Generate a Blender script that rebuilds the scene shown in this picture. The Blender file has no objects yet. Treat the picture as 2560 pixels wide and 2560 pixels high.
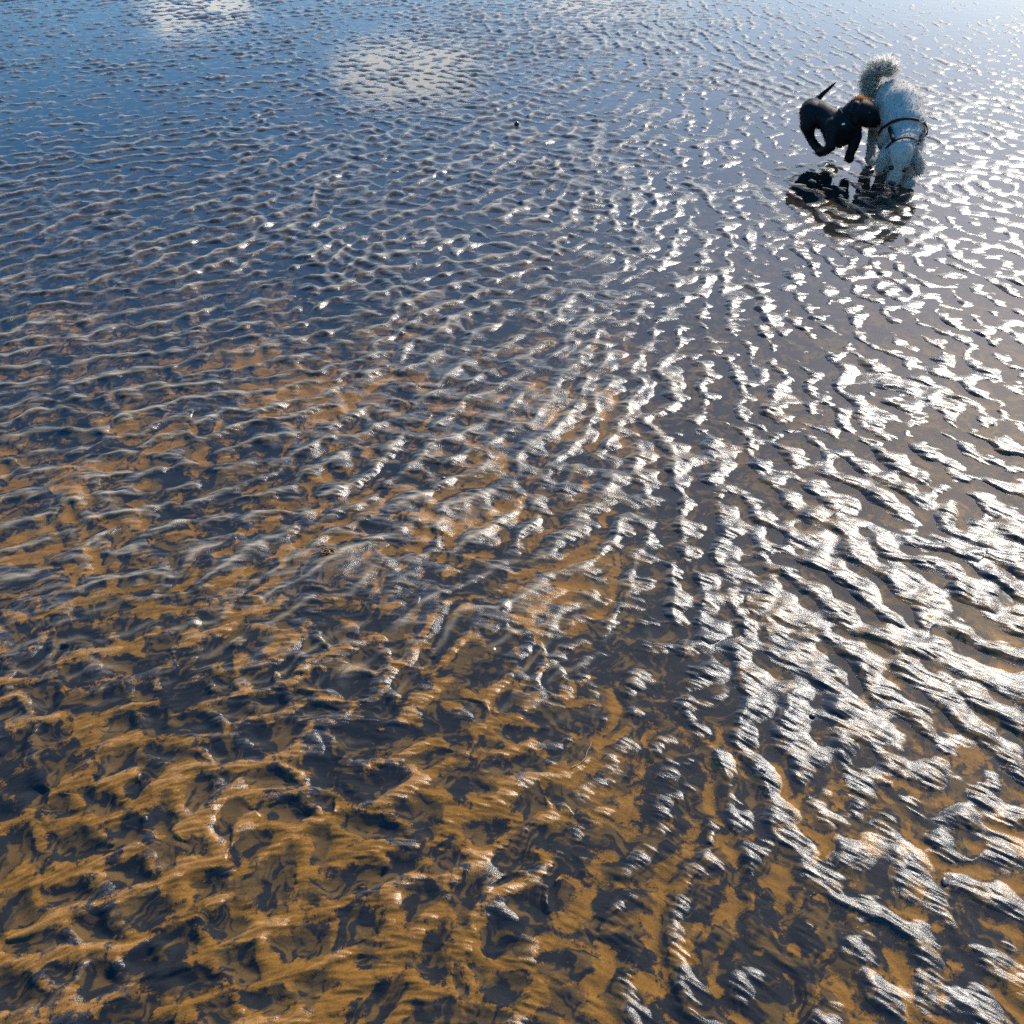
import bpy, bmesh, math, random
import numpy as np
from mathutils import Vector, Matrix
from mathutils.bvhtree import BVHTree

R = math.radians
S = bpy.context.scene
C = S.collection
rng = np.random.default_rng(7)
random.seed(7)

# ------------------------------------------------------------------ camera
CAM_H = 1.7
PITCH = 37.7            # degrees below the horizontal
HALF = 26.5             # half the field of view
cam = bpy.data.cameras.new('camera')
cam.sensor_fit = 'HORIZONTAL'
cam.angle = R(2 * HALF)
cam.clip_start = 0.05
cam.clip_end = 6000
cam_o = bpy.data.objects.new('camera', cam)
cam_o.location = (0, 0, CAM_H)
cam_o.rotation_euler = (R(90 - PITCH), 0, 0)
C.objects.link(cam_o)
S.camera = cam_o

FPX = 1280 / math.tan(R(HALF))
def ray(px, py):
    """direction (unit depth) through a pixel of the 2560 px photograph"""
    u, v = (px - 1280) / FPX, (1280 - py) / FPX
    cp, sp = math.cos(R(PITCH)), math.sin(R(PITCH))
    return Vector((u, cp + v * sp, -sp + v * cp))
def at(px, py, y):
    d = ray(px, py)
    return Vector((0, 0, CAM_H)) + d * (y / d.y)
def ground(px, py, z=0.0):
    d = ray(px, py)
    return Vector((0, 0, CAM_H)) + d * ((z - CAM_H) / d.z)

# ------------------------------------------------------------------ helpers
def tag(o, label=None, cat=None, group=None, kind=None):
    if label: o['label'] = label
    if cat: o['category'] = cat
    if group: o['group'] = group
    if kind: o['kind'] = kind
    return o

def link_mesh(name, me, mat=None, parent=None):
    o = bpy.data.objects.new(name, me)
    C.objects.link(o)
    if mat: me.materials.append(mat)
    if parent: o.parent = parent
    return o

def new_mat(name):
    m = bpy.data.materials.new(name)
    m.use_nodes = True
    nt = m.node_tree
    for n in list(nt.nodes): nt.nodes.remove(n)
    out = nt.nodes.new('ShaderNodeOutputMaterial')
    return m, nt, out

def node(nt, typ, **kw):
    n = nt.nodes.new(typ)
    for k, v in kw.items():
        if k.startswith('i_'):
            key = k[2:].replace('_', ' ')
            n.inputs[key].default_value = v
        else:
            setattr(n, k, v)
    return n

def smooth(a, b, x):
    t = np.clip((x - a) / (b - a), 0, 1)
    return t * t * (3 - 2 * t)

# ------------------------------------------------------------------ periodic noise fields (numpy)
class Field:
    """bilinear lookup in a periodic array"""
    def __init__(self, arr, step):
        self.a, self.step = arr, step
        self.ny, self.nx = arr.shape
    def __call__(self, x, y):
        fx, fy = x / self.step, y / self.step
        ix, iy = np.floor(fx), np.floor(fy)
        tx, ty = (fx - ix).astype(np.float32), (fy - iy).astype(np.float32)
        ix, iy = ix.astype(np.int64) % self.nx, iy.astype(np.int64) % self.ny
        jx, jy = (ix + 1) % self.nx, (iy + 1) % self.ny
        a = self.a
        return ((a[iy, ix] * (1 - tx) + a[iy, jx] * tx) * (1 - ty)
                + (a[jy, ix] * (1 - tx) + a[jy, jx] * tx) * ty)

def spectrum(n, step, seed):
    r = np.random.default_rng(seed)
    w = np.fft.fft2(r.standard_normal((n, n)).astype(np.float32))
    k = np.fft.fftfreq(n, step)
    kx, ky = np.meshgrid(k, k)
    return w, kx, ky

def wave_field(n, step, lam, ang, seed, sr=0.17, sa=0.24):
    """complex band-limited noise whose phase makes ripples with defects"""
    w, kx, ky = spectrum(n, step, seed)
    k = np.hypot(kx, ky) * lam
    th = np.arctan2(ky, kx)
    d = np.angle(np.exp(1j * (th - R(ang))))
    g = np.exp(-((k - 1) ** 2) / (2 * sr * sr) - d * d / (2 * sa * sa)) * (np.abs(d) < 1.57)
    z = np.fft.ifft2(w * g)
    z /= np.sqrt(np.mean(np.abs(z) ** 2))
    return Field(z.astype(np.complex64), step)

def noise_field(n, step, lo, hi, beta, seed, ang=None, stretch=1.0):
    """power-law noise between wavelengths lo and hi (metres), stretched along ang"""
    w, kx, ky = spectrum(n, step, seed)
    if ang is not None:
        c, s = math.cos(R(ang)), math.sin(R(ang))
        a, b = kx * c + ky * s, -kx * s + ky * c
        k = np.hypot(a * stretch, b)
    else:
        k = np.hypot(kx, ky)
    k[0, 0] = 1e9
    g = k ** (-beta) * np.exp(-(k * lo) ** 2) * (1 - np.exp(-(k * hi) ** 2))
    z = np.real(np.fft.ifft2(w * g))
    z /= z.std()
    return Field(z.astype(np.float32), step)

# ------------------------------------------------------------------ the tidal flat as a height function
LAM = 0.104
CREST = [18, 36, 54, 72, 90, 108, 126, 144]          # directions of the main crests
MAIN = [wave_field(1536, 0.008, LAM, a + 90, 11, 0.22, 0.42) for a in CREST]
STREAK = [-34, -17, 0, 17, 34]                    # directions of the drainage streaks
SECOND = [wave_field(1536, 0.005, 0.036, a + 90, 12, 0.34, 0.36) for a in STREAK]
CROSS = [-50, -30, -10, 10, 30, 50]              # a second train of waves that breaks the crests into mounds
THIRD = [wave_field(1536, 0.008, 0.088, a + 90, 23, 0.26, 0.40) for a in CROSS]
FINE = [noise_field(2048, 0.0022, 0.006, 0.05, 1.1, 13, a, 5.0) for a in STREAK]
LUMP = noise_field(1024, 0.012, 0.03, 0.5, 1.6, 14)
BROAD = noise_field(512, 0.04, 0.45, 4.0, 2.0, 15)
WARPX = noise_field(1024, 0.012, 0.05, 0.4, 1.9, 16)
WARPY = noise_field(1024, 0.012, 0.05, 0.4, 1.9, 17)
SWIRL = noise_field(2048, 0.005, 0.012, 0.16, 1.3, 18)
GRAIN = noise_field(2048, 0.0016, 0.0025, 0.02, 0.6, 19)

def bins(theta, angs):
    step = angs[1] - angs[0]
    t = np.clip(theta, angs[0], angs[-1])
    return [np.clip(1 - np.abs(t - a) / step, 0, 1) for a in angs]

def flat(x, y):
    """height, dark-silt cover and wetness class of the sand"""
    x = x.astype(np.float64); y = y.astype(np.float64)
    wx, wy = WARPX(x, y), WARPY(x, y)
    az = np.degrees(np.arctan2(x, np.maximum(y, 0.3)))
    br = BROAD(x + 3, y)
    th1 = 40 + 0.25 * az + 68 * smooth(-3, 19, az) + 0.9 * np.maximum(az - 18, 0) + 14 * br - 2 * (y - 3)
    xw, yw = x + 0.012 * wx, y + 0.012 * wy
    z1 = sum(b * f(xw, yw) for b, f in zip(bins(th1, CREST), MAIN))
    amp = np.clip(np.abs(z1), 0.15, 1.5) ** 0.6
    ph = np.angle(z1)
    p1 = np.cos(ph)
    kl = smooth(8, -4, az)
    h1 = (p1 + (0.32 - 0.15 * kl) * np.sin(2 * ph) + 0.24 * kl * np.cos(2 * ph)) * amp                   # gentle on the sunward side, steep on the other
    z3 = sum(b * f(x + 0.010 * wy, y + 0.010 * wx) for b, f in zip(bins(th1 - 78, CROSS), THIRD))
    h3 = np.cos(np.angle(z3)) * np.clip(np.abs(z3), 0.15, 1.5) ** 0.6
    k3 = 1.0 - 0.45 * smooth(4, 20, np.abs(az))
    cell = 1.1 * h1 + k3 * h3
    th2 = -4 - 0.9 * az + 8 * BROAD(x, y + 5)
    w2 = bins(th2, STREAK)
    z2 = sum(b * f(x + 0.006 * wx, y + 0.006 * wy) for b, f in zip(w2, SECOND))
    a2 = np.clip(np.abs(z2), 0.1, 1.4)
    ph2 = np.angle(z2); ph2 = ph2 - 0.6 * np.sin(ph2)
    h2 = np.cos(ph2) * a2 ** 0.7
    fine = sum(b * f(x, y) for b, f in zip(w2, FINE))
    lump = LUMP(x, y)
    c3 = np.cos(np.angle(z3)) + 0.30
    net = -np.log(np.exp(-4 * np.cos(ph)) + np.exp(-4 * c3)) / 4       # low along both sets of hollows: a network
    kb = smooth(2.2, 1.5, y) * smooth(11, 1, az)                       # nearest the camera thin ridges ring cupped hollows
    cell = cell * (1 - kb) - 1.75 * kb * (net + 0.4) * np.clip(np.abs(z1), 0.3, 1.2) ** 0.5
    top = smooth(-0.9, 0.9, cell)
    h = 0.0038 * cell + (0.0006 + 0.0013 * top) * (0.5 + 0.22 * smooth(2, 14, az)) * h2 + 0.0021 * lump + 0.0010 * fine * (0.25 + 0.75 * top)
    h += 0.0018 * br
    pale = np.exp(-(ph / 0.42) ** 2) * smooth(0.25, 0.8, np.abs(z1))  # light crest lines: the sky's sheen on ripple tops, put into the colour
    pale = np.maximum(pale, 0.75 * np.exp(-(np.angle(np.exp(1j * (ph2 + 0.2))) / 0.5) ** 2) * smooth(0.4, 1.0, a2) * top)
    return h, net, ph, h2, lump, top, pale, wx, wy

def make_axis(core, far):
    return np.concatenate([-far[::-1], core, far]) if False else core

def terrain():
    # rows: spaced so that their density follows distance, out to the horizon
    deps = np.radians(np.concatenate([np.linspace(74, 9.0, 1750)]))
    ys = CAM_H / np.tan(deps)
    far = ys[-1] * np.geomspace(1.004, 260, 90)
    near = np.linspace(-40, ys[0] - 0.02, 25)[:-1]
    ys = np.concatenate([near, ys, far])
    s = np.linspace(-1, 1, 1560)
    ext = np.geomspace(1.003, 40, 40)
    s = np.concatenate([-ext[::-1], s, ext])
    wy = np.interp(ys, [-40, 0.5, 0.9, 8.6, 12, 3000], [2.2, 1.3, 1.35, 4.9, 6.6, 900])
    X = s[None, :] * wy[:, None]
    Y = np.repeat(ys[:, None], len(s), 1)
    return X, Y

def grid_mesh(name, X, Y, Z):
    ny, nx = X.shape
    me = bpy.data.meshes.new(name)
    co = np.empty((ny * nx, 3), np.float32)
    co[:, 0], co[:, 1], co[:, 2] = X.ravel(), Y.ravel(), Z.ravel()
    idx = np.arange(ny * nx, dtype=np.int32).reshape(ny, nx)
    q = np.stack([idx[:-1, :-1], idx[:-1, 1:], idx[1:, 1:], idx[1:, :-1]], -1).reshape(-1, 4)
    me.vertices.add(ny * nx); me.vertices.foreach_set('co', co.ravel())
    me.loops.add(q.size); me.loops.foreach_set('vertex_index', q.ravel())
    me.polygons.add(len(q))
    me.polygons.foreach_set('loop_start', np.arange(0, q.size, 4, dtype=np.int32))
    me.polygons.foreach_set('use_smooth', np.ones(len(q), bool))
    me.update(calc_edges=True)
    return me

X, Y = terrain()
H, CELL, PH, H2, LU, TOP, PALE, WX, WY = flat(X, Y)
fade = 1 - smooth(14, 40, np.hypot(X, Y))
# the flat drains towards the far side: less sand stands clear of the water there
AZ = np.degrees(np.arctan2(X, np.maximum(Y, 0.3)))
dl = np.interp(Y, [0.5, 1.3, 1.9, 2.4, 3.0, 4.3, 5.5, 9.0], [-0.0016, -0.0012, 0.0004, 0.0024, 0.0014, 0.0008, 0.0006, -0.0008])
dr = np.interp(Y, [0.5, 1.1, 1.45, 1.8, 2.2, 3.2, 4.3, 5.5, 9.0], [-0.0012, -0.0006, 0.0030, 0.0036, 0.0008, -0.0004, 0.0000, -0.0006, -0.0024])
kr = smooth(6, 18, AZ)
drain = dl * (1 - kr) + dr * kr
low = np.interp(Y, [1.0, 2.0, 3.2, 5.0], [0.92, 0.88, 0.88, 0.85]) * (1 + 0.30 * smooth(-2, -16, AZ))
low = low * (1 - 0.30 * np.exp(-((AZ - 3) / 8) ** 2 - ((Y - 2.7) / 0.9) ** 2))
low = low * (1 - 0.30 * smooth(8, 18, AZ) * smooth(3.2, 4.4, Y))
# one larger worm mound on the left
mq = ground(835, 1425)
mr2 = np.hypot((X - mq.x) / 0.085, (Y - mq.y) / 0.085)
mound = np.exp(-mr2 ** 2.2)
Z = (H * fade * low * (1 - 0.6 * mound) + 0.017 * mound + drain).astype(np.float32)

# golden clean sand follows the toes of the ripples, dark silt lies on the backs and in the hollows
CURLX = noise_field(1024, 0.006, 0.02, 0.12, 1.6, 21)
CURLY = noise_field(1024, 0.006, 0.02, 0.12, 1.6, 22)
cx, cy = CURLX(X, Y), CURLY(X, Y)
sx, sy = X + 0.010 * cx + 0.02 * WX, Y + 0.010 * cy + 0.02 * WY
sw = SWIRL(sx, sy)
big = LUMP(sx * 0.8 + 4, sy * 0.8)
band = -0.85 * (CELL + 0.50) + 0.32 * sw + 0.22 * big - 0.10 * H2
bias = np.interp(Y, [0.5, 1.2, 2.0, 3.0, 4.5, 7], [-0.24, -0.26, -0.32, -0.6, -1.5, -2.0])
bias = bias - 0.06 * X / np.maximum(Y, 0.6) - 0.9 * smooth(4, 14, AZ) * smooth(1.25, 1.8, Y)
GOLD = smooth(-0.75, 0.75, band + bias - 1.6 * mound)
MOT = smooth(-0.7, 1.2, SWIRL(sx * 1.7 + 2, sy * 1.7) + 0.4 * big) * np.interp(Y, [2.5, 5], [1, 0.3])

sand_me = grid_mesh('sand', X, Y, Z)
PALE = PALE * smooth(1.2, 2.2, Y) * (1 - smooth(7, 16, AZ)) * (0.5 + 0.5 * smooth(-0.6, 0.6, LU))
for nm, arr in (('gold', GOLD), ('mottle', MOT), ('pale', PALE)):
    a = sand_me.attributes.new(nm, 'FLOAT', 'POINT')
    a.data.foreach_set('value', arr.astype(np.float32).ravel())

def sand_material():
    m, nt, out = new_mat('wet_sand')
    L = nt.links.new
    ag = node(nt, 'ShaderNodeAttribute', attribute_name='gold')
    am = node(nt, 'ShaderNodeAttribute', attribute_name='mottle')
    tc = node(nt, 'ShaderNodeTexCoord')
    grain = node(nt, 'ShaderNodeTexNoise', i_Scale=420.0, i_Detail=3.0, i_Roughness=0.7)
    L(tc.outputs['Object'], grain.inputs['Vector'])
    patch = node(nt, 'ShaderNodeTexNoise', i_Scale=85.0, i_Detail=6.0, i_Roughness=0.75)
    L(tc.outputs['Object'], patch.inputs['Vector'])
    # gold + grain -> sharper, speckled edge
    e1 = node(nt, 'ShaderNodeMath', operation='MULTIPLY_ADD'); e1.inputs[1].default_value = 1.5; e1.inputs[2].default_value = -0.75
    L(patch.outputs['Fac'], e1.inputs[0])
    e2 = node(nt, 'ShaderNodeMath', operation='ADD'); L(ag.outputs['Fac'], e2.inputs[0]); L(e1.outputs[0], e2.inputs[1])
    speck = node(nt, 'ShaderNodeTexNoise', i_Scale=300.0, i_Detail=4.0, i_Roughness=0.8); L(tc.outputs['Object'], speck.inputs['Vector'])
    e3 = node(nt, 'ShaderNodeMath', operation='MULTIPLY_ADD'); e3.inputs[1].default_value = 1.3; e3.inputs[2].default_value = -0.65
    L(speck.outputs['Fac'], e3.inputs[0])
    e4 = node(nt, 'ShaderNodeMath', operation='ADD'); L(e2.outputs[0], e4.inputs[0]); L(e3.outputs[0], e4.inputs[1]); e2 = e4
    mr = node(nt, 'ShaderNodeMapRange', interpolation_type='SMOOTHSTEP')
    mr.inputs['From Min'].default_value = 0.32; mr.inputs['From Max'].default_value = 0.68
    L(e2.outputs[0], mr.inputs['Value'])
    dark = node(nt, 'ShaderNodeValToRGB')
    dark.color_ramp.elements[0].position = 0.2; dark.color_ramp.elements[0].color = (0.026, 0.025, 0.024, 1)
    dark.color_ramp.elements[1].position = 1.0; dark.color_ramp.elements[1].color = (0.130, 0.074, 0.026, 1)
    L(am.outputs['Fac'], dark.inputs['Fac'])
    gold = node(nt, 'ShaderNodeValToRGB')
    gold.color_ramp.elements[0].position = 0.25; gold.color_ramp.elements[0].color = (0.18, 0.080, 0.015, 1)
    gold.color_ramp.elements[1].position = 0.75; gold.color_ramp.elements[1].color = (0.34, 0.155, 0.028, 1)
    L(patch.outputs['Fac'], gold.inputs['Fac'])
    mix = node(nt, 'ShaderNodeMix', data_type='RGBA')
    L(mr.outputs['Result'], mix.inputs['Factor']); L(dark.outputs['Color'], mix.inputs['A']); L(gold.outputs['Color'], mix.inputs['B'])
    gr = node(nt, 'ShaderNodeMapRange'); gr.inputs['From Min'].default_value = 0.3; gr.inputs['From Max'].default_value = 0.7
    gr.inputs['To Min'].default_value = 0.72; gr.inputs['To Max'].default_value = 1.28
    L(grain.outputs['Fac'], gr.inputs['Value'])
    mul = node(nt, 'ShaderNodeMix', data_type='RGBA', blend_type='MULTIPLY'); mul.inputs['Factor'].default_value = 1.0
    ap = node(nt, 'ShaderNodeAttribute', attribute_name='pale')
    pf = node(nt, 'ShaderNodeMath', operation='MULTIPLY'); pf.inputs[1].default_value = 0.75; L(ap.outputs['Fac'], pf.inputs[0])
    mix2 = node(nt, 'ShaderNodeMix', data_type='RGBA'); mix2.inputs['B'].default_value = (0.42, 0.33, 0.22, 1)      # bright sky reflection along the crests, painted into the sand colour
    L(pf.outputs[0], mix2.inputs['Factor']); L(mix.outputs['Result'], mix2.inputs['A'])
    L(mix2.outputs['Result'], mul.inputs['A']); L(gr.outputs['Result'], mul.inputs['B'])
    bump = node(nt, 'ShaderNodeBump'); bump.inputs['Strength'].default_value = 0.48; bump.inputs['Distance'].default_value = 0.0012
    hs_ = node(nt, 'ShaderNodeMath', operation='MULTIPLY_ADD'); hs_.inputs[1].default_value = 0.8
    L(speck.outputs['Fac'], hs_.inputs[0]); L(grain.outputs['Fac'], hs_.inputs[2]); L(hs_.outputs[0], bump.inputs['Height'])
    bs = node(nt, 'ShaderNodeBsdfPrincipled')
    bs.inputs['Roughness'].default_value = 0.23
    # under water there is no air above the grains, so hardly any gloss of their own
    geo = node(nt, 'ShaderNodeNewGeometry'); sep = node(nt, 'ShaderNodeSeparateXYZ'); L(geo.outputs['Position'], sep.inputs[0])
    sub = node(nt, 'ShaderNodeMapRange', interpolation_type='SMOOTHSTEP')
    sub.inputs['From Min'].default_value = -0.0004; sub.inputs['From Max'].default_value = 0.0008; sub.inputs['To Min'].default_value = 0.0; sub.inputs['To Max'].default_value = 0.5
    L(sep.outputs['Z'], sub.inputs['Value']); L(sub.outputs['Result'], bs.inputs['Specular IOR Level']); cw = node(nt, 'ShaderNodeMath', operation='MULTIPLY'); cw.inputs[1].default_value = 0.12; L(sub.outputs['Result'], cw.inputs[0]); L(cw.outputs[0], bs.inputs['Coat Weight'])   # a film of water on the bare sand
    bs.inputs['IOR'].default_value = 1.40
    bs.inputs['Coat Roughness'].default_value = 0.16; bs.inputs['Coat IOR'].default_value = 1.33
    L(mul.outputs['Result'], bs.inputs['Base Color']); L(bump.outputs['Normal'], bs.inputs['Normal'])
    L(bs.outputs[0], out.inputs['Surface'])
    return m

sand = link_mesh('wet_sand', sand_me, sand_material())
tag(sand, kind='structure')

def water_material():
    m, nt, out = new_mat('water')
    L = nt.links.new
    tc = node(nt, 'ShaderNodeTexCoord')
    n1 = node(nt, 'ShaderNodeTexNoise', i_Scale=14.0, i_Detail=3.0)
    L(tc.outputs['Object'], n1.inputs['Vector'])
    bump = node(nt, 'ShaderNodeBump'); bump.inputs['Strength'].default_value = 0.25; bump.inputs['Distance'].default_value = 0.003
    L(n1.outputs['Fac'], bump.inputs['Height'])
    fr = node(nt, 'ShaderNodeFresnel'); L(bump.outputs['Normal'], fr.inputs['Normal'])
    geo = node(nt, 'ShaderNodeNewGeometry')                  # same reflectance from either side of the thin sheet
    io = node(nt, 'ShaderNodeMapRange'); io.inputs['To Min'].default_value = 1.333; io.inputs['To Max'].default_value = 1 / 1.333
    L(geo.outputs['Backfacing'], io.inputs['Value']); L(io.outputs['Result'], fr.inputs['IOR'])
    tr = node(nt, 'ShaderNodeBsdfTransparent'); tr.inputs['Color'].default_value = (0.86, 0.88, 0.86, 1)
    gl = node(nt, 'ShaderNodeBsdfGlossy'); gl.inputs['Roughness'].default_value = 0.03
    gl.inputs['Color'].default_value = (1, 1, 1, 1)
    L(bump.outputs['Normal'], gl.inputs['Normal'])
    mx = node(nt, 'ShaderNodeMixShader')
    L(fr.outputs[0], mx.inputs[0]); L(tr.outputs[0], mx.inputs[1]); L(gl.outputs[0], mx.inputs[2])
    L(mx.outputs[0], out.inputs['Surface'])
    return m
wx_ = np.concatenate([-np.geomspace(7, 3000, 12)[::-1], np.linspace(-6, 6, 40), np.geomspace(7, 3000, 12)])
wy_ = np.concatenate([np.linspace(-40, 0, 8), np.linspace(0.5, 14, 50), np.geomspace(16, 3000, 14)])
WXg, WYg = np.meshgrid(wx_, wy_)
water = link_mesh('water', grid_mesh('water', WXg, WYg, np.zeros_like(WXg)), water_material())
tag(water, kind='structure')

# ------------------------------------------------------------------ dogs
def capsule(bm, p0, r0, p1, r1, seg=18, cap=6):
    p0, p1 = Vector(p0), Vector(p1)
    ax = p1 - p0
    ln = max(ax.length, 1e-5); ax = ax / ln
    u = ax.orthogonal().normalized(); v = ax.cross(u)
    prof = []
    for i in range(1, cap + 1):
        t = math.pi / 2 * (1 - i / cap)
        prof.append((-r0 * math.sin(t), r0 * math.cos(t)))
    for i in range(0, cap):
        t = math.pi / 2 * i / cap
        prof.append((ln + r1 * math.sin(t), r1 * math.cos(t)))
    a = bm.verts.new(p0 - ax * r0); b = bm.verts.new(p1 + ax * r1)
    rings = []
    for d, r in prof:
        rings.append([bm.verts.new(p0 + ax * d + (u * math.cos(k * 2 * math.pi / seg) + v * math.sin(k * 2 * math.pi / seg)) * r) for k in range(seg)])
    for k in range(seg):
        k2 = (k + 1) % seg
        bm.faces.new((a, rings[0][k2], rings[0][k]))
        for i in range(len(rings) - 1):
            bm.faces.new((rings[i][k], rings[i][k2], rings[i + 1][k2], rings[i + 1][k]))
        bm.faces.new((b, rings[-1][k], rings[-1][k2]))

def fuse(bm, voxel, smooth_it):
    """union of the shapes in bm as one continuous, smoothed skin"""
    bmesh.ops.recalc_face_normals(bm, faces=bm.faces)
    me = bpy.data.meshes.new('shape'); bm.to_mesh(me); bm.free()
    o = bpy.data.objects.new('shape', me); C.objects.link(o)
    m = o.modifiers.new('r', 'REMESH'); m.mode = 'VOXEL'; m.voxel_size = voxel; m.use_smooth_shade = True
    m2 = o.modifiers.new('s', 'SMOOTH'); m2.factor = 0.5; m2.iterations = smooth_it
    dg = bpy.context.evaluated_depsgraph_get()
    res = bpy.data.meshes.new_from_object(o.evaluated_get(dg))
    bpy.data.objects.remove(o); bpy.data.meshes.remove(me)
    res.polygons.foreach_set('use_smooth', np.ones(len(res.polygons), bool))
    return res

def chain(bm, pts):
    for (a, ra), (b, rb) in zip(pts[:-1], pts[1:]):
        capsule(bm, a, ra, b, rb)

def tree_of(me):
    return BVHTree.FromPolygons([v.co.copy() for v in me.vertices], [tuple(p.vertices) for p in me.polygons])

def hair(name, roots, normals, lengths, mat, parent, width, curl, comb=None, seed=1, lift=0.75):
    """many short tapered locks in one mesh, each rooted in the skin"""
    r = np.random.default_rng(seed)
    n = len(roots)
    N = normals / np.linalg.norm(normals, axis=1, keepdims=True)
    rnd = r.standard_normal((n, 3)); tang = np.cross(N, rnd); tang /= np.linalg.norm(tang, axis=1, keepdims=True)
    side = np.cross(N, tang)
    dirn = N * lift + tang * (1 - lift) * r.uniform(0.3, 1.3, (n, 1))
    if comb is not None: dirn = dirn + comb
    dirn /= np.linalg.norm(dirn, axis=1, keepdims=True)
    L_ = lengths[:, None]
    bend = r.standard_normal((n, 3)); bend -= dirn * np.sum(bend * dirn, 1, keepdims=True)
    bend /= np.linalg.norm(bend, axis=1, keepdims=True)
    p0 = roots - N * 0.002
    p1 = roots + dirn * L_ * 0.4 + bend * L_ * curl * 0.5
    p2 = roots + dirn * L_ * 0.75 + bend * L_ * curl * 0.35
    p3 = roots + dirn * L_ - bend * L_ * curl * 0.4
    sd = np.cross(dirn, N) + 0.12 * np.cross(dirn, bend); sd /= np.linalg.norm(sd, axis=1, keepdims=True) + 1e-6
    w = width * r.uniform(0.6, 1.3, (n, 1))
    V = np.stack([p0 - sd * w, p0 + sd * w, p1 - sd * w * 0.9, p1 + sd * w * 0.9, p2 - sd * w * 0.6, p2 + sd * w * 0.6, p3], 1).reshape(-1, 3)
    b = np.arange(n)[:, None] * 7
    quads = np.concatenate([b + np.array([0, 1, 3, 2]), b + np.array([2, 3, 5, 4])])
    tris = b + np.array([4, 5, 6])
    me = bpy.data.meshes.new(name)
    me.vertices.add(len(V)); me.vertices.foreach_set('co', V.astype(np.float32).ravel())
    li = np.concatenate([quads.ravel(), tris.ravel()]).astype(np.int32)
    ls = np.concatenate([np.arange(len(quads)) * 4, len(quads) * 4 + np.arange(len(tris)) * 3]).astype(np.int32)
    me.loops.add(len(li)); me.loops.foreach_set('vertex_index', li)
    me.polygons.add(len(ls)); me.polygons.foreach_set('loop_start', ls)
    me.polygons.foreach_set('use_smooth', np.ones(len(ls), bool))
    me.update(calc_edges=True)
    shade = np.repeat(N + dirn * 0.12 + rnd * 0.05, 7, 0); shade /= np.linalg.norm(shade, axis=1, keepdims=True)
    me.normals_split_custom_set_from_vertices(shade.astype(np.float32))
    return link_mesh(name, me, mat, parent)

def sample(me, n, seed, keep=None):
    r = np.random.default_rng(seed)
    nv, nf = len(me.vertices), len(me.polygons)
    co = np.empty(nv * 3, np.float32); me.vertices.foreach_get('co', co); co = co.reshape(-1, 3)
    area = np.empty(nf, np.float32); me.polygons.foreach_get('area', area)
    cen = np.empty(nf * 3, np.float32); me.polygons.foreach_get('center', cen); cen = cen.reshape(-1, 3)
    nor = np.empty(nf * 3, np.float32); me.polygons.foreach_get('normal', nor); nor = nor.reshape(-1, 3)
    f = r.choice(nf, n, p=area.astype(np.float64) / area.sum(dtype=np.float64))
    P = cen[f] + r.standard_normal((n, 3)) * 0.0025
    return P.astype(np.float64), nor[f].astype(np.float64)

def band(name, pts, outs, axis, width, thick, mat, parent, closed=True):
    """a flat strap along pts, lying on the body"""
    bm = bmesh.new(); rows = []
    for p, o, a in zip(pts, outs, axis):
        rows.append([bm.verts.new(p + a * width * s + o * t) for s, t in ((-.5, 0), (-.45, thick), (.45, thick), (.5, 0))])
    n = len(rows)
    for i in range(n if closed else n - 1):
        A, B = rows[i], rows[(i + 1) % n]
        for k in range(4): bm.faces.new((A[k], A[(k + 1) % 4], B[(k + 1) % 4], B[k]))
    if not closed:
        bm.faces.new(rows[0]); bm.faces.new(rows[-1][::-1])
    bmesh.ops.recalc_face_normals(bm, faces=bm.faces)
    me = bpy.data.meshes.new(name); bm.to_mesh(me); bm.free()
    me.polygons.foreach_set('use_smooth', np.ones(len(me.polygons), bool))
    return link_mesh(name, me, mat, parent)

def girth(name, tree, c, nrm, off, width, thick, mat, parent, n=48, rmax=0.16):
    c = Vector(c); nrm = Vector(nrm).normalized()
    u = nrm.orthogonal().normalized(); v = nrm.cross(u)
    rad = []
    for k in range(n):
        d = u * math.cos(2 * math.pi * k / n) + v * math.sin(2 * math.pi * k / n)
        h = tree.ray_cast(c, d, rmax)
        rad.append(h[3] if h[0] is not None else rmax)
    rad = np.array(rad)
    for _ in range(4): rad = np.minimum(rad, 0) + (np.roll(rad, 1) + 2 * rad + np.roll(rad, -1)) / 4
    pts, outs = [], []
    for k in range(n):
        d = u * math.cos(2 * math.pi * k / n) + v * math.sin(2 * math.pi * k / n)
        pts.append(c + d * (rad[k] + off)); outs.append(d)
    return band(name, pts, outs, [nrm] * n, width, thick, mat, parent)

def strap_seen(name, tree, pix, off, width, thick, mat, parent):
    """an open strap laid over the body through a few surface points"""
    pts, outs = [], []
    for px, py in pix:
        d = ray(px, py).normalized()
        h = tree.ray_cast(Vector((0, 0, CAM_H)), d, 20)
        if h[0] is None: continue
        pts.append(h[0] + h[1] * off); outs.append(h[1].copy())
    ax = []
    for i in range(len(pts)):
        t = (pts[min(i + 1, len(pts) - 1)] - pts[max(i - 1, 0)])
        ax.append(t.cross(outs[i]).normalized())
    return band(name, pts, outs, ax, width, thick, mat, parent, closed=False)

def ball(name, c, r, mat, parent, scale=(1, 1, 1)):
    bm = bmesh.new()
    bmesh.ops.create_icosphere(bm, subdivisions=3, radius=r)
    for v in bm.verts: v.co = Vector((v.co.x * scale[0], v.co.y * scale[1], v.co.z * scale[2])) + Vector(c)
    me = bpy.data.meshes.new(name); bm.to_mesh(me); bm.free()
    me.polygons.foreach_set('use_smooth', np.ones(len(me.polygons), bool))
    return link_mesh(name, me, mat, parent)

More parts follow.
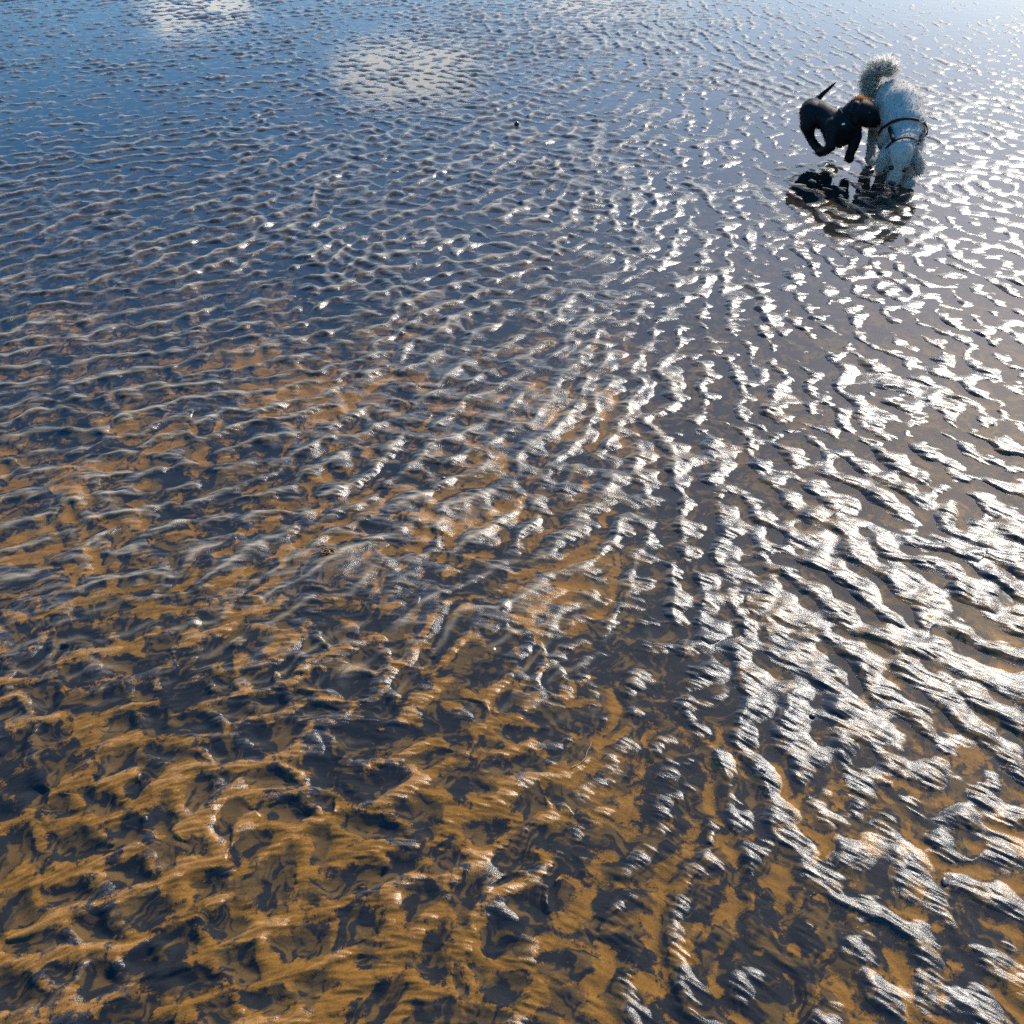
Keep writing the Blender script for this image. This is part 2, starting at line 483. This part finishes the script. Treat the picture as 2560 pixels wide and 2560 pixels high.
def simple_mat(name, col, rough, spec=0.4, metal=0.0, sheen=0.0, transl=0.0, var=0.0, vscale=60, bump=0.0):
    m, nt, out = new_mat(name); L = nt.links.new
    bs = node(nt, 'ShaderNodeBsdfPrincipled')
    bs.inputs['Roughness'].default_value = rough; bs.inputs['Metallic'].default_value = metal
    bs.inputs['Specular IOR Level'].default_value = spec; bs.inputs['Sheen Weight'].default_value = sheen
    src = None
    tc = node(nt, 'ShaderNodeTexCoord'); nz = node(nt, 'ShaderNodeTexNoise', i_Scale=vscale, i_Detail=4.0)
    L(tc.outputs['Object'], nz.inputs['Vector'])
    rp = node(nt, 'ShaderNodeValToRGB')
    rp.color_ramp.elements[0].position = 0.3; rp.color_ramp.elements[1].position = 0.7
    rp.color_ramp.elements[0].color = tuple(c * (1 - var) for c in col) + (1,)
    rp.color_ramp.elements[1].color = tuple(min(1, c * (1 + var)) for c in col) + (1,)
    L(nz.outputs['Fac'], rp.inputs['Fac']); L(rp.outputs['Color'], bs.inputs['Base Color'])
    if transl > 0:
        tl = node(nt, 'ShaderNodeBsdfTranslucent'); L(rp.outputs['Color'], tl.inputs['Color'])
        mx = node(nt, 'ShaderNodeMixShader'); mx.inputs[0].default_value = transl
        L(bs.outputs[0], mx.inputs[1]); L(tl.outputs[0], mx.inputs[2]); L(mx.outputs[0], out.inputs['Surface'])
    else:
        L(bs.outputs[0], out.inputs['Surface'])
    if bump > 0:
        n2 = node(nt, 'ShaderNodeTexNoise', i_Scale=150.0, i_Detail=3.0); L(tc.outputs['Object'], n2.inputs['Vector'])
        bp = node(nt, 'ShaderNodeBump'); bp.inputs['Strength'].default_value = bump; bp.inputs['Distance'].default_value = .004
        L(n2.outputs['Fac'], bp.inputs['Height']); L(bp.outputs['Normal'], bs.inputs['Normal'])
    return m

M_white = simple_mat('white_fur', (0.60, 0.56, 0.49), 0.85, 0.1, transl=0.35, var=0.06, vscale=30)
M_plume = simple_mat('plume_fur', (0.82, 0.78, 0.70), 0.85, 0.1, transl=0.75, var=0.04)
M_skinw = simple_mat('white_coat', (0.52, 0.48, 0.42), 0.9, 0.1, var=0.05, vscale=30, bump=0.18)
M_nose = simple_mat('nose_leather', (0.015, 0.014, 0.016), 0.35, 0.5, var=0.2)
M_eye = simple_mat('eye', (0.012, 0.008, 0.006), 0.12, 0.6, var=0.1)
M_red = simple_mat('red_webbing', (0.036, 0.007, 0.014), 0.7, 0.2, var=0.25, vscale=200)
M_blk = simple_mat('black_webbing', (0.012, 0.012, 0.015), 0.7, 0.2, var=0.25, vscale=200)
M_metal = simple_mat('dull_metal', (0.55, 0.56, 0.58), 0.3, 0.5, metal=1.0, var=0.05)

def empty(name, loc):
    o = bpy.data.objects.new(name, None); C.objects.link(o); o.location = loc
    o.empty_display_size = 0.1
    return o

def settle(root):
    """children are modelled in world space: move them under their thing's base"""
    bpy.context.view_layer.update()
    inv = Matrix.Translation(root.location).inverted()
    for ch in root.children: ch.matrix_parent_inverse = inv

# ---- the white curly dog
def white_dog():
    A = at
    bm = bmesh.new()
    pel, mid, che = A(2238, 250, 4.98), A(2250, 276, 4.87), A(2264, 312, 4.77)
    chain(bm, [(A(2229, 238, 5.01), .066), (pel, .092), (mid, .104), (che, .086), (A(2264, 342, 4.71), .070), (A(2254, 366, 4.64), .060)])
    capsule(bm, A(2219, 262, 4.99), .066, A(2240, 302, 4.82), .050)
    capsule(bm, A(2270, 262, 4.99), .060, A(2286, 305, 4.80), .050)
    # head: skull, stop, muzzle
    cr, br = A(2249, 380, 4.605), A(2246, 402, 4.60)
    chain(bm, [(cr, .060), (br, .053)])
    chain(bm, [(A(2246, 404, 4.60), .048), (A(2240, 428, 4.58), .032), (A(2232, 452, 4.58), .028)])
    capsule(bm, A(2238, 446, 4.605), .026, A(2246, 420, 4.63), .03)
    # ears hang from the sides of the skull
    earl = [(A(2220, 367, 4.62), .014), (A(2206, 392, 4.60), .017), (A(2201, 418, 4.60), .013)]
    earr = [(A(2277, 367, 4.62), .015), (A(2294, 394, 4.60), .019), (A(2298, 424, 4.60), .015)]
    chain(bm, earl); chain(bm, earr)
    # legs
    fr = ground(2208, 418); fl = ground(2265, 463)
    chain(bm, [(A(2232, 322, 4.78), .048), (A(2213, 352, 4.81), .034), (fr + Vector((0, .0, .075)), .022), (fr + Vector((0, 0, .024)), .024), (fr + Vector((-.003, -.03, .021)), .023)])
    chain(bm, [(A(2290, 322, 4.77), .046), (A(2286, 362, 4.75), .036), (fl + Vector((.005, .02, .08)), .031), (fl + Vector((.0, .01, .024)), .030), (fl + Vector((-.003, -.028, .021)), .029)])
    hr = ground(2172, 410); hl = ground(2262, 398)
    chain(bm, [(A(2216, 268, 5.01), .066), (A(2194, 308, 4.97), .036), (A(2182, 345, 5.04), .021), (hr + Vector((.006, .03, .07)), .017), (hr + Vector((0, 0, .022)), .020), (hr + Vector((0, -.035, .018)), .019)])
    chain(bm, [(A(2268, 270, 5.02), .075), (A(2276, 310, 4.98), .050), (hl + Vector((.0, .07, .13)), .033), (hl + Vector((0, .03, .06)), .027), (hl + Vector((0, 0, .024)), .029), (hl + Vector((0, -.04, .02)), .027)])
    # tail, carried up and curled over
    tl = [(A(2208, 232, 5.04), .034), (A(2190, 214, 5.07), .024), (A(2184, 198, 5.08), .019), (A(2191, 184, 5.08), .017), (A(2206, 176, 5.06), .015), (A(2220, 178, 5.04), .013)]
    chain(bm, tl)
    me = fuse(bm, .0065, 5)
    root = empty('white_dog', (che.x, che.y, 0))
    tag(root, 'curly white dog in a dark red harness, sniffing the wet sand with its head down', 'dog')
    body = link_mesh('body', me, M_skinw, root)
    tree = tree_of(me)
    P, N = sample(me, 46000, 31)
    tp = np.array([list(p) for p, _ in tl[1:]])
    dt = np.min(np.linalg.norm(P[:, None] - tp[None], axis=2), 1)
    tail = (dt < .035) & (P[:, 2] > .30)
    ep = np.array([list(p) for p, _ in earl + earr])
    ear = (np.min(np.linalg.norm(P[:, None] - ep[None], axis=2), 1) < .034)
    mz = np.array([list(A(2240, 428, 4.59)), list(A(2235, 446, 4.59)), list(A(2245, 408, 4.56))])
    face = (np.min(np.linalg.norm(P[:, None] - mz[None], axis=2), 1) < .052)
    leg = P[:, 2] < .15
    ln = np.full(len(P), .0055)
    head = np.linalg.norm(P - np.array(list(A(2247, 392, 4.60))), axis=1) < .085
    ln[leg] = .0075; ln[head] = .005; ln[ear] = .024; ln[face & ~ear] = .0035
    ln *= rng.uniform(.6, 1.3, len(P))
    comb = np.zeros_like(P); comb[:, 2] = -.25; comb[ear, 2] = -.9; comb[ear, 0] += .15
    wet = P[:, 2] > .012
    thin = rng.uniform(0, 1, len(P)) < np.where(ear | leg, 1.0, .35)
    sel = ~tail & wet & thin
    hair('fur', P[sel], N[sel], ln[sel], M_white, root, .0021, .8, comb[sel], 3, .3)
    Pt, Nt = P[tail], N[tail]
    Pt = np.repeat(Pt, 3, 0) + rng.standard_normal((len(Pt) * 3, 3)) * .004; Nt = np.repeat(Nt, 3, 0) + rng.standard_normal((len(Pt), 3)) * .25
    cen = np.array(list(A(2206, 190, 5.06)))
    outw = Pt - cen; outw /= np.linalg.norm(outw, axis=1, keepdims=True)
    hair('tail_plume', Pt, Nt * .5 + outw, rng.uniform(.022, .072, len(Pt)), M_plume, root, .0017, .5, outw * .8, 5, .85)
    # face
    nose_p = A(2231, 456, 4.565)
    ball('nose', nose_p, .0185, M_nose, root, (1.1, .9, .8))
    for px, py in ((2229, 419), (2261, 424)):
        h = tree.ray_cast(Vector((0, 0, CAM_H)), ray(px, py).normalized(), 20)
        p = h[0] if h[0] is not None else A(px, py, 4.56)
        ball('eye', p + (Vector((0, 0, CAM_H)) - p).normalized() * .001, .012, M_eye, root)
    # harness: a girth strap, a neck loop, two links and a steel ring
    def on(px, py):
        h = tree.ray_cast(Vector((0, 0, CAM_H)), ray(px, py).normalized(), 20)
        return h[0]
    a, b, c = on(2216, 318), on(2264, 300), on(2311, 320)
    g1 = girth('harness', tree, (a + c) / 2 + Vector((0, .006, -.004)), (c - a).cross(b - a), .008, .013, .0035, M_red, root, rmax=.115)
    a, b, c = on(2236, 356), on(2262, 348), on(2287, 353)
    g2 = girth('strap', tree, (a + c) / 2 + Vector((0, .004, -.004)), (c - a).cross(b - a), .007, .011, .0035, M_red, root, rmax=.078)
    s1 = strap_seen('strap', tree, [(2228, 318), (2229, 326), (2231, 334), (2233, 342), (2234, 349), (2236, 355)], .009, .017, .005, M_blk, root)
    s2 = strap_seen('strap', tree, [(2307, 322), (2305, 332), (2300, 342), (2296, 351), (2290, 358)], .009, .015, .005, M_blk, root)
    h = tree.ray_cast(Vector((0, 0, CAM_H)), ray(2296, 303).normalized(), 20)
    bm = bmesh.new()
    rc, rn = h[0] + h[1] * .020, h[1]
    u = rn.orthogonal().normalized(); v = rn.cross(u); rows = []
    for k in range(24):
        a = 2 * math.pi * k / 24; d = u * math.cos(a) + v * math.sin(a)
        rows.append([bm.verts.new(rc + d * (.012 + .0022 * math.cos(b)) + rn * .0022 * math.sin(b)) for b in np.linspace(0, 2 * math.pi, 8, endpoint=False)])
    for k in range(24):
        for j in range(8): bm.faces.new((rows[k][j], rows[k][(j + 1) % 8], rows[(k + 1) % 24][(j + 1) % 8], rows[(k + 1) % 24][j]))
    rme = bpy.data.meshes.new('ring'); bm.to_mesh(rme); bm.free()
    ring = link_mesh('ring', rme, M_metal, root)
    settle(root)
    bpy.context.view_layer.update()
    for o in (g2, s1, s2, ring):
        o.parent = g1; o.matrix_parent_inverse = Matrix.Identity(4)
    return root

# ---- the black short-haired dog
def black_coat():
    m, nt, out = new_mat('black_coat'); L = nt.links.new
    at_ = node(nt, 'ShaderNodeAttribute', attribute_name='tan')
    tc = node(nt, 'ShaderNodeTexCoord'); nz = node(nt, 'ShaderNodeTexNoise', i_Scale=90.0, i_Detail=5.0)
    L(tc.outputs['Object'], nz.inputs['Vector'])
    ma = node(nt, 'ShaderNodeMath', operation='MULTIPLY_ADD'); ma.inputs[1].default_value = .7; ma.inputs[2].default_value = -.35
    L(nz.outputs['Fac'], ma.inputs[0])
    ad = node(nt, 'ShaderNodeMath', operation='ADD'); L(at_.outputs['Fac'], ad.inputs[0]); L(ma.outputs[0], ad.inputs[1])
    rp = node(nt, 'ShaderNodeValToRGB')
    rp.color_ramp.elements[0].position = .35; rp.color_ramp.elements[0].color = (.010, .0095, .011, 1)
    rp.color_ramp.elements[1].position = .7; rp.color_ramp.elements[1].color = (.42, .16, .03, 1)
    L(ad.outputs[0], rp.inputs['Fac'])
    bs = node(nt, 'ShaderNodeBsdfPrincipled'); bs.inputs['Roughness'].default_value = .6
    bs.inputs['Specular IOR Level'].default_value = .18
    bp = node(nt, 'ShaderNodeBump'); bp.inputs['Strength'].default_value = .5; bp.inputs['Distance'].default_value = .002
    n2 = node(nt, 'ShaderNodeTexNoise', i_Scale=260.0, i_Detail=3.0); L(tc.outputs['Object'], n2.inputs['Vector'])
    L(n2.outputs['Fac'], bp.inputs['Height']); L(bp.outputs['Normal'], bs.inputs['Normal'])
    L(rp.outputs['Color'], bs.inputs['Base Color']); L(bs.outputs[0], out.inputs['Surface'])
    return m

def black_dog():
    A = at
    bm = bmesh.new()
    pel, che = A(2042, 284, 5.06), A(2098, 324, 4.90)
    chain(bm, [(A(2032, 276, 5.09), .056), (pel, .063), (A(2070, 296, 4.98), .053), (che, .075), (A(2112, 306, 4.87), .064), (A(2134, 286, 4.86), .055)])
    capsule(bm, A(2096, 330, 4.92), .056, A(2104, 340, 4.92), .048)
    # head turned towards the white dog
    chain(bm, [(A(2144, 277, 4.86), .056), (A(2158, 280, 4.86), .055), (A(2170, 290, 4.86), .044)])
    chain(bm, [(A(2170, 291, 4.85), .042), (A(2183, 298, 4.85), .031), (A(2191, 301, 4.85), .024)])
    chain(bm, [(A(2168, 302, 4.85), .030), (A(2186, 307, 4.85), .022)])
    # flop ear on the near side and the far one
    chain(bm, [(A(2140, 262, 4.83), .016), (A(2136, 280, 4.815), .022), (A(2137, 302, 4.81), .018)])
    chain(bm, [(A(2164, 258, 4.90), .014), (A(2174, 270, 4.91), .016)])
    # near hind leg: thigh, hock behind, paw tucked forward off the ground
    chain(bm, [(A(2030, 284, 5.05), .060), (A(2019, 314, 5.01), .034), (A(2026, 344, 5.03), .020), (A(2037, 362, 5.00), .020), (A(2048, 373, 4.96), .019), (A(2056, 376, 4.94), .018)])
    # far hind leg, hidden behind the chest
    chain(bm, [(A(2064, 292, 5.10), .056), (A(2084, 325, 5.06), .038), (A(2088, 346, 5.09), .022), (A(2094, 358, 5.06), .016), (A(2100, 362, 5.03), .016)])
    # near fore leg: folded back under the body
    chain(bm, [(A(2084, 318, 4.86), .046), (A(2077, 342, 4.84), .029), (A(2078, 366, 4.82), .022), (A(2064, 377, 4.86), .020), (A(2052, 381, 4.90), .020), (A(2047, 379, 4.92), .017)])
    # far fore leg: reaching down
    chain(bm, [(A(2128, 322, 4.88), .046), (A(2138, 340, 4.87), .032), (A(2134, 366, 4.86), .023), (A(2125, 384, 4.86), .021), (A(2124, 397, 4.85), .021), (A(2121, 393, 4.835), .018)])
    # tail
    chain(bm, [(A(2040, 258, 5.10), .026), (A(2045, 247, 5.11), .013), (A(2060, 232, 5.12), .0105), (A(2079, 216, 5.13), .0075), (A(2092, 203, 5.13), .003)])
    me = fuse(bm, .0052, 4)
    nv = len(me.vertices); co = np.empty(nv * 3, np.float32); me.vertices.foreach_get('co', co); co = co.reshape(-1, 3)
    t = np.zeros(nv)
    for c, r in ((A(2156, 248, 4.89), .045), (A(2170, 254, 4.90), .036), (A(2142, 251, 4.89), .03)):
        t = np.maximum(t, 1.15 - np.linalg.norm(co - np.array(list(c)), axis=1) / r)
    a = me.attributes.new('tan', 'FLOAT', 'POINT'); a.data.foreach_set('value', np.clip(t, 0, 1).astype(np.float32))
    root = empty('black_dog', (che.x, che.y, 0))
    tag(root, 'small black dog with a raised thin tail, trotting up beside the white dog', 'dog')
    body = link_mesh('body', me, black_coat(), root)
    tree = tree_of(me)
    M_tan = simple_mat('tan_fur', (.50, .20, .04), .8, .1, transl=.5, var=.3)
    P, N = sample(me, 26000, 41)
    cr_ = np.array([list(A(2150, 249, 4.88)), list(A(2164, 249, 4.89)), list(A(2174, 258, 4.90))])
    near = (np.min(np.linalg.norm(P[:, None] - cr_[None], axis=2), 1) < .034) & (N[:, 2] > .05)
    hair('tan_fur', P[near], N[near], rng.uniform(.007, .015, near.sum()), M_tan, root, .0016, .4, None, 8, .5)
    M_bh = simple_mat('black_fur', (.008, .0075, .008), .55, .2, transl=.1, var=.3)
    sel = ~near & (P[:, 2] > .035)
    cb = np.zeros((sel.sum(), 3)); cb[:, 2] = -.4; cb[:, 0] = -.3; cb[:, 1] = .4
    hair('fur', P[sel], N[sel], rng.uniform(.002, .004, sel.sum()), M_bh, root, .0010, .3, cb, 9, .15)
    ball('nose', A(2197, 300, 4.845), .011, M_nose, root, (1, .9, .8))
    h = tree.ray_cast(Vector((0, 0, CAM_H)), ray(2172, 283).normalized(), 20)
    if h[0] is not None: ball('eye', h[0], .0075, M_eye, root)
    cl = girth('collar', tree, A(2122, 298, 4.865), A(2138, 284, 4.86) - A(2108, 312, 4.87), .002, .016, .004, M_blk, root, rmax=.085)
    h = tree.ray_cast(Vector((0, 0, CAM_H)), ray(2109, 311).normalized(), 20)
    tg = ball('tag', h[0] + h[1] * .006, .009, M_metal, root, (1, .35, 1))
    settle(root)
    tg.parent = cl; tg.matrix_parent_inverse = Matrix.Identity(4)
    return root

white_dog()
black_dog()

# ------------------------------------------------------------------ scatter of small things on the flat
def sand_z(x, y):
    i = int(np.argmin((X - x) ** 2 + (Y - y) ** 2))
    return float(Z.ravel()[i])

def pebble(name, px, py, size, col, label, cat, rough=.35, squash=.6, sink=.35, seed=0):
    p = ground(px, py); z = max(sand_z(p.x, p.y), -.003)
    r = random.Random(seed)
    bm = bmesh.new(); bmesh.ops.create_icosphere(bm, subdivisions=4, radius=1)
    ks = [(Vector((r.uniform(-1, 1), r.uniform(-1, 1), r.uniform(-1, 1))) * r.uniform(1, 3.2), r.uniform(0, 6), r.uniform(.03, .10)) for _ in range(9)]
    ax, ay = size * r.uniform(.95, 1.25), size * r.uniform(.7, .95)
    for v in bm.verts:
        d = 1 + sum(a * math.sin(k.dot(v.co) + f) for k, f, a in ks)
        v.co = Vector((v.co.x * d * ax, v.co.y * d * ay, v.co.z * d * size * squash))
    bmesh.ops.rotate(bm, verts=bm.verts, matrix=Matrix.Rotation(r.uniform(0, 3), 3, 'Z'))
    me = bpy.data.meshes.new(name); bm.to_mesh(me); bm.free()
    me.polygons.foreach_set('use_smooth', np.ones(len(me.polygons), bool))
    o = link_mesh(name, me, simple_mat(name, col, rough, .5, var=.35, vscale=180))
    o.location = (p.x, p.y, z + size * squash * (1 - 2 * sink) + .001)
    return tag(o, label, cat)

pebble('pebble', 1107, 1201, .0065, (.10, .062, .035), 'small brown pebble with a scoured trail in the sand left of it', 'pebble', seed=1)
pebble('pebble', 2031, 1791, .0062, (.030, .032, .038), 'small dark pebble in a shallow golden hollow between glittering ripples', 'pebble', seed=2)
pebble('pebble', 1905, 1931, .0075, (.055, .060, .070), 'grey oval pebble at the foot of a dark ripple, lower right of centre', 'pebble', seed=3, squash=.45)
pebble('pebble', 2361, 2203, .0078, (.040, .042, .052), 'slate grey flat pebble on dark silt near the right edge', 'pebble', seed=4, squash=.4)
pebble('stone', 1292, 314, .016, (.020, .020, .022), 'dark wet stone standing out of the far shallow water', 'stone', seed=5, squash=.7, rough=.2)
pebble('shell_fragment', 1236, 1622, .0038, (.70, .66, .58), 'tiny white shell fragment on dark silt near the middle', 'shell', seed=6, squash=.35)

def strand(name, pix, r0, col, label):
    bm = bmesh.new(); pts = []
    for px, py in pix:
        p = ground(px, py); pts.append(Vector((p.x, p.y, max(sand_z(p.x, p.y), 0) + .0022)))
    # smooth the polyline
    fine = []
    for i in range(len(pts) - 1):
        p0, p1, p2, p3 = pts[max(i - 1, 0)], pts[i], pts[i + 1], pts[min(i + 2, len(pts) - 1)]
        for t in np.linspace(0, 1, 6, endpoint=False):
            fine.append(.5 * ((2 * p1) + (p2 - p0) * t + (2 * p0 - 5 * p1 + 4 * p2 - p3) * t * t + (3 * p1 - p0 - 3 * p2 + p3) * t ** 3))
    fine.append(pts[-1]); rows = []
    for i, p in enumerate(fine):
        t = (fine[min(i + 1, len(fine) - 1)] - fine[max(i - 1, 0)]).normalized()
        u = t.cross(Vector((0, 0, 1))).normalized(); v = u.cross(t)
        r = r0 * (1 - .6 * i / len(fine))
        rows.append([bm.verts.new(p + u * r * math.cos(a) + v * r * math.sin(a)) for a in np.linspace(0, 2 * math.pi, 7, endpoint=False)])
    for A_, B_ in zip(rows[:-1], rows[1:]):
        for k in range(7): bm.faces.new((A_[k], A_[(k + 1) % 7], B_[(k + 1) % 7], B_[k]))
    bm.faces.new(rows[0]); bm.faces.new(rows[-1][::-1])
    bmesh.ops.recalc_face_normals(bm, faces=bm.faces)
    me = bpy.data.meshes.new(name); bm.to_mesh(me); bm.free()
    me.polygons.foreach_set('use_smooth', np.ones(len(me.polygons), bool))
    o = link_mesh(name, me, simple_mat(name, col, .35, .4, var=.2, vscale=120))
    return tag(o, label, 'weed')
strand('weed_stalk', [(2066, 1300), (2082, 1288), (2098, 1278), (2110, 1266), (2114, 1256)], .0011, (.26, .23, .17), 'thin pale weed stalk lying across the glittering ripples on the right')
strand('weed_stalk', [(1428, 1921), (1446, 1912), (1462, 1898), (1468, 1880), (1476, 1866), (1478, 1856)], .0009, (.26, .23, .16), 'thin curled weed stalk on a dark ripple below the middle')

def worm_cast(px, py, label):
    p = ground(px, py); z = sand_z(p.x, p.y)
    r = random.Random(5); bm = bmesh.new(); pts = []
    q, a = Vector((0, 0, 0)), 0.0
    for k in range(110):
        a += r.uniform(-1.1, 1.5)
        q = q * .93 + Vector((math.cos(a), math.sin(a) * .8, 0)) * .0042
        pts.append(Vector((p.x + q.x, p.y + q.y, z + .001 + .00009 * k)))
    for i in range(len(pts) - 1): capsule(bm, pts[i], .0021, pts[i + 1], .0021, 6, 2)
    me = bpy.data.meshes.new('worm_cast'); bm.to_mesh(me); bm.free()
    me.polygons.foreach_set('use_smooth', np.ones(len(me.polygons), bool))
    o = link_mesh('worm_cast', me, simple_mat('cast_sand', (.22, .12, .035), .45, .4, var=.4, vscale=250))
    return tag(o, label, 'worm cast')
worm_cast(806, 1394, 'coiled golden worm cast beside a dark round mound of sand')

# ------------------------------------------------------------------ sky and sun
SUN_EL, SUN_AZ = 35.3, 34.0
w = bpy.data.worlds.new('World'); S.world = w; w.use_nodes = True
nt = w.node_tree; L = nt.links.new
bg = nt.nodes['Background']; bg.inputs['Strength'].default_value = 0.15
sk = node(nt, 'ShaderNodeTexSky', sky_type='NISHITA')
sk.sun_disc = False; sk.sun_elevation = R(SUN_EL); sk.sun_rotation = R(SUN_AZ)
sk.air_density = 1.0; sk.dust_density = 1.2; sk.ozone_density = 2.0
hs = node(nt, 'ShaderNodeHueSaturation', i_Saturation=1.6)
L(sk.outputs[0], hs.inputs['Color'])
# broken low cloud
tcw = node(nt, 'ShaderNodeTexCoord')
flat_ = node(nt, 'ShaderNodeVectorMath', operation='MULTIPLY'); flat_.inputs[1].default_value = (1, 1, 2.3); L(tcw.outputs['Generated'], flat_.inputs[0])
mp = node(nt, 'ShaderNodeMapping'); mp.inputs['Scale'].default_value = (1, 1, 2.6); L(tcw.outputs['Generated'], mp.inputs['Vector'])
cn = node(nt, 'ShaderNodeTexNoise', i_Scale=6.5, i_Detail=8.0, i_Roughness=0.55); L(mp.outputs[0], cn.inputs['Vector'])
total = None
for az, el, rad, wgt in ((-5, 14.4, 7.0, 1.0), (-15, 11.2, 6.5, .95), (6, 11.6, 8.0, .95), (-34, 12, 7, .35), (20, 12, 10, .35), (-3, 24, 6, .3), (33, 31, 12, .4)):
    dv = (math.sin(R(az)) * math.cos(R(el)), math.cos(R(az)) * math.cos(R(el)), 2.3 * math.sin(R(el)))
    ds = node(nt, 'ShaderNodeVectorMath', operation='DISTANCE'); ds.inputs[1].default_value = dv; L(flat_.outputs[0], ds.inputs[0])
    m_ = node(nt, 'ShaderNodeMapRange', interpolation_type='SMOOTHSTEP')
    m_.inputs['From Min'].default_value = 0; m_.inputs['From Max'].default_value = R(rad); m_.inputs['To Min'].default_value = .36 * wgt; m_.inputs['To Max'].default_value = 0
    L(ds.outputs['Value'], m_.inputs['Value'])
    if total is None: total = m_.outputs[0]
    else:
        ad = node(nt, 'ShaderNodeMath', operation='MAXIMUM'); L(total, ad.inputs[0]); L(m_.outputs[0], ad.inputs[1]); total = ad.outputs[0]
sm = node(nt, 'ShaderNodeMath', operation='ADD'); L(cn.outputs['Fac'], sm.inputs[0]); L(total, sm.inputs[1])
cr = node(nt, 'ShaderNodeMapRange', interpolation_type='SMOOTHSTEP'); cr.inputs['From Min'].default_value = .66; cr.inputs['From Max'].default_value = .82; cr.inputs['To Max'].default_value = .9
L(sm.outputs[0], cr.inputs['Value'])
cm = node(nt, 'ShaderNodeMix', data_type='RGBA'); cm.inputs['B'].default_value = (10.5, 10.2, 9.6, 1)
L(cr.outputs[0], cm.inputs['Factor']); L(hs.outputs[0], cm.inputs['A']); L(cm.outputs['Result'], bg.inputs['Color'])

sl = bpy.data.lights.new('sun', 'SUN'); sl.energy = 4.1; sl.angle = R(0.5); sl.color = (1.0, 0.95, 0.87)
so = bpy.data.objects.new('sun', sl); C.objects.link(so)
d = Vector((math.sin(R(SUN_AZ)) * math.cos(R(SUN_EL)), math.cos(R(SUN_AZ)) * math.cos(R(SUN_EL)), math.sin(R(SUN_EL))))
so.rotation_euler = d.to_track_quat('Z', 'Y').to_euler()
so.location = d * 20

# ------------------------------------------------------------------ render settings
S.view_settings.view_transform = 'Standard'; S.view_settings.look = 'None'
S.view_settings.gamma = 1.0; S.view_settings.exposure = 0.6
S.cycles.use_denoising = False
S.cycles.max_bounces = 6; S.cycles.transparent_max_bounces = 8
S.cycles.sample_clamp_indirect = 6.0
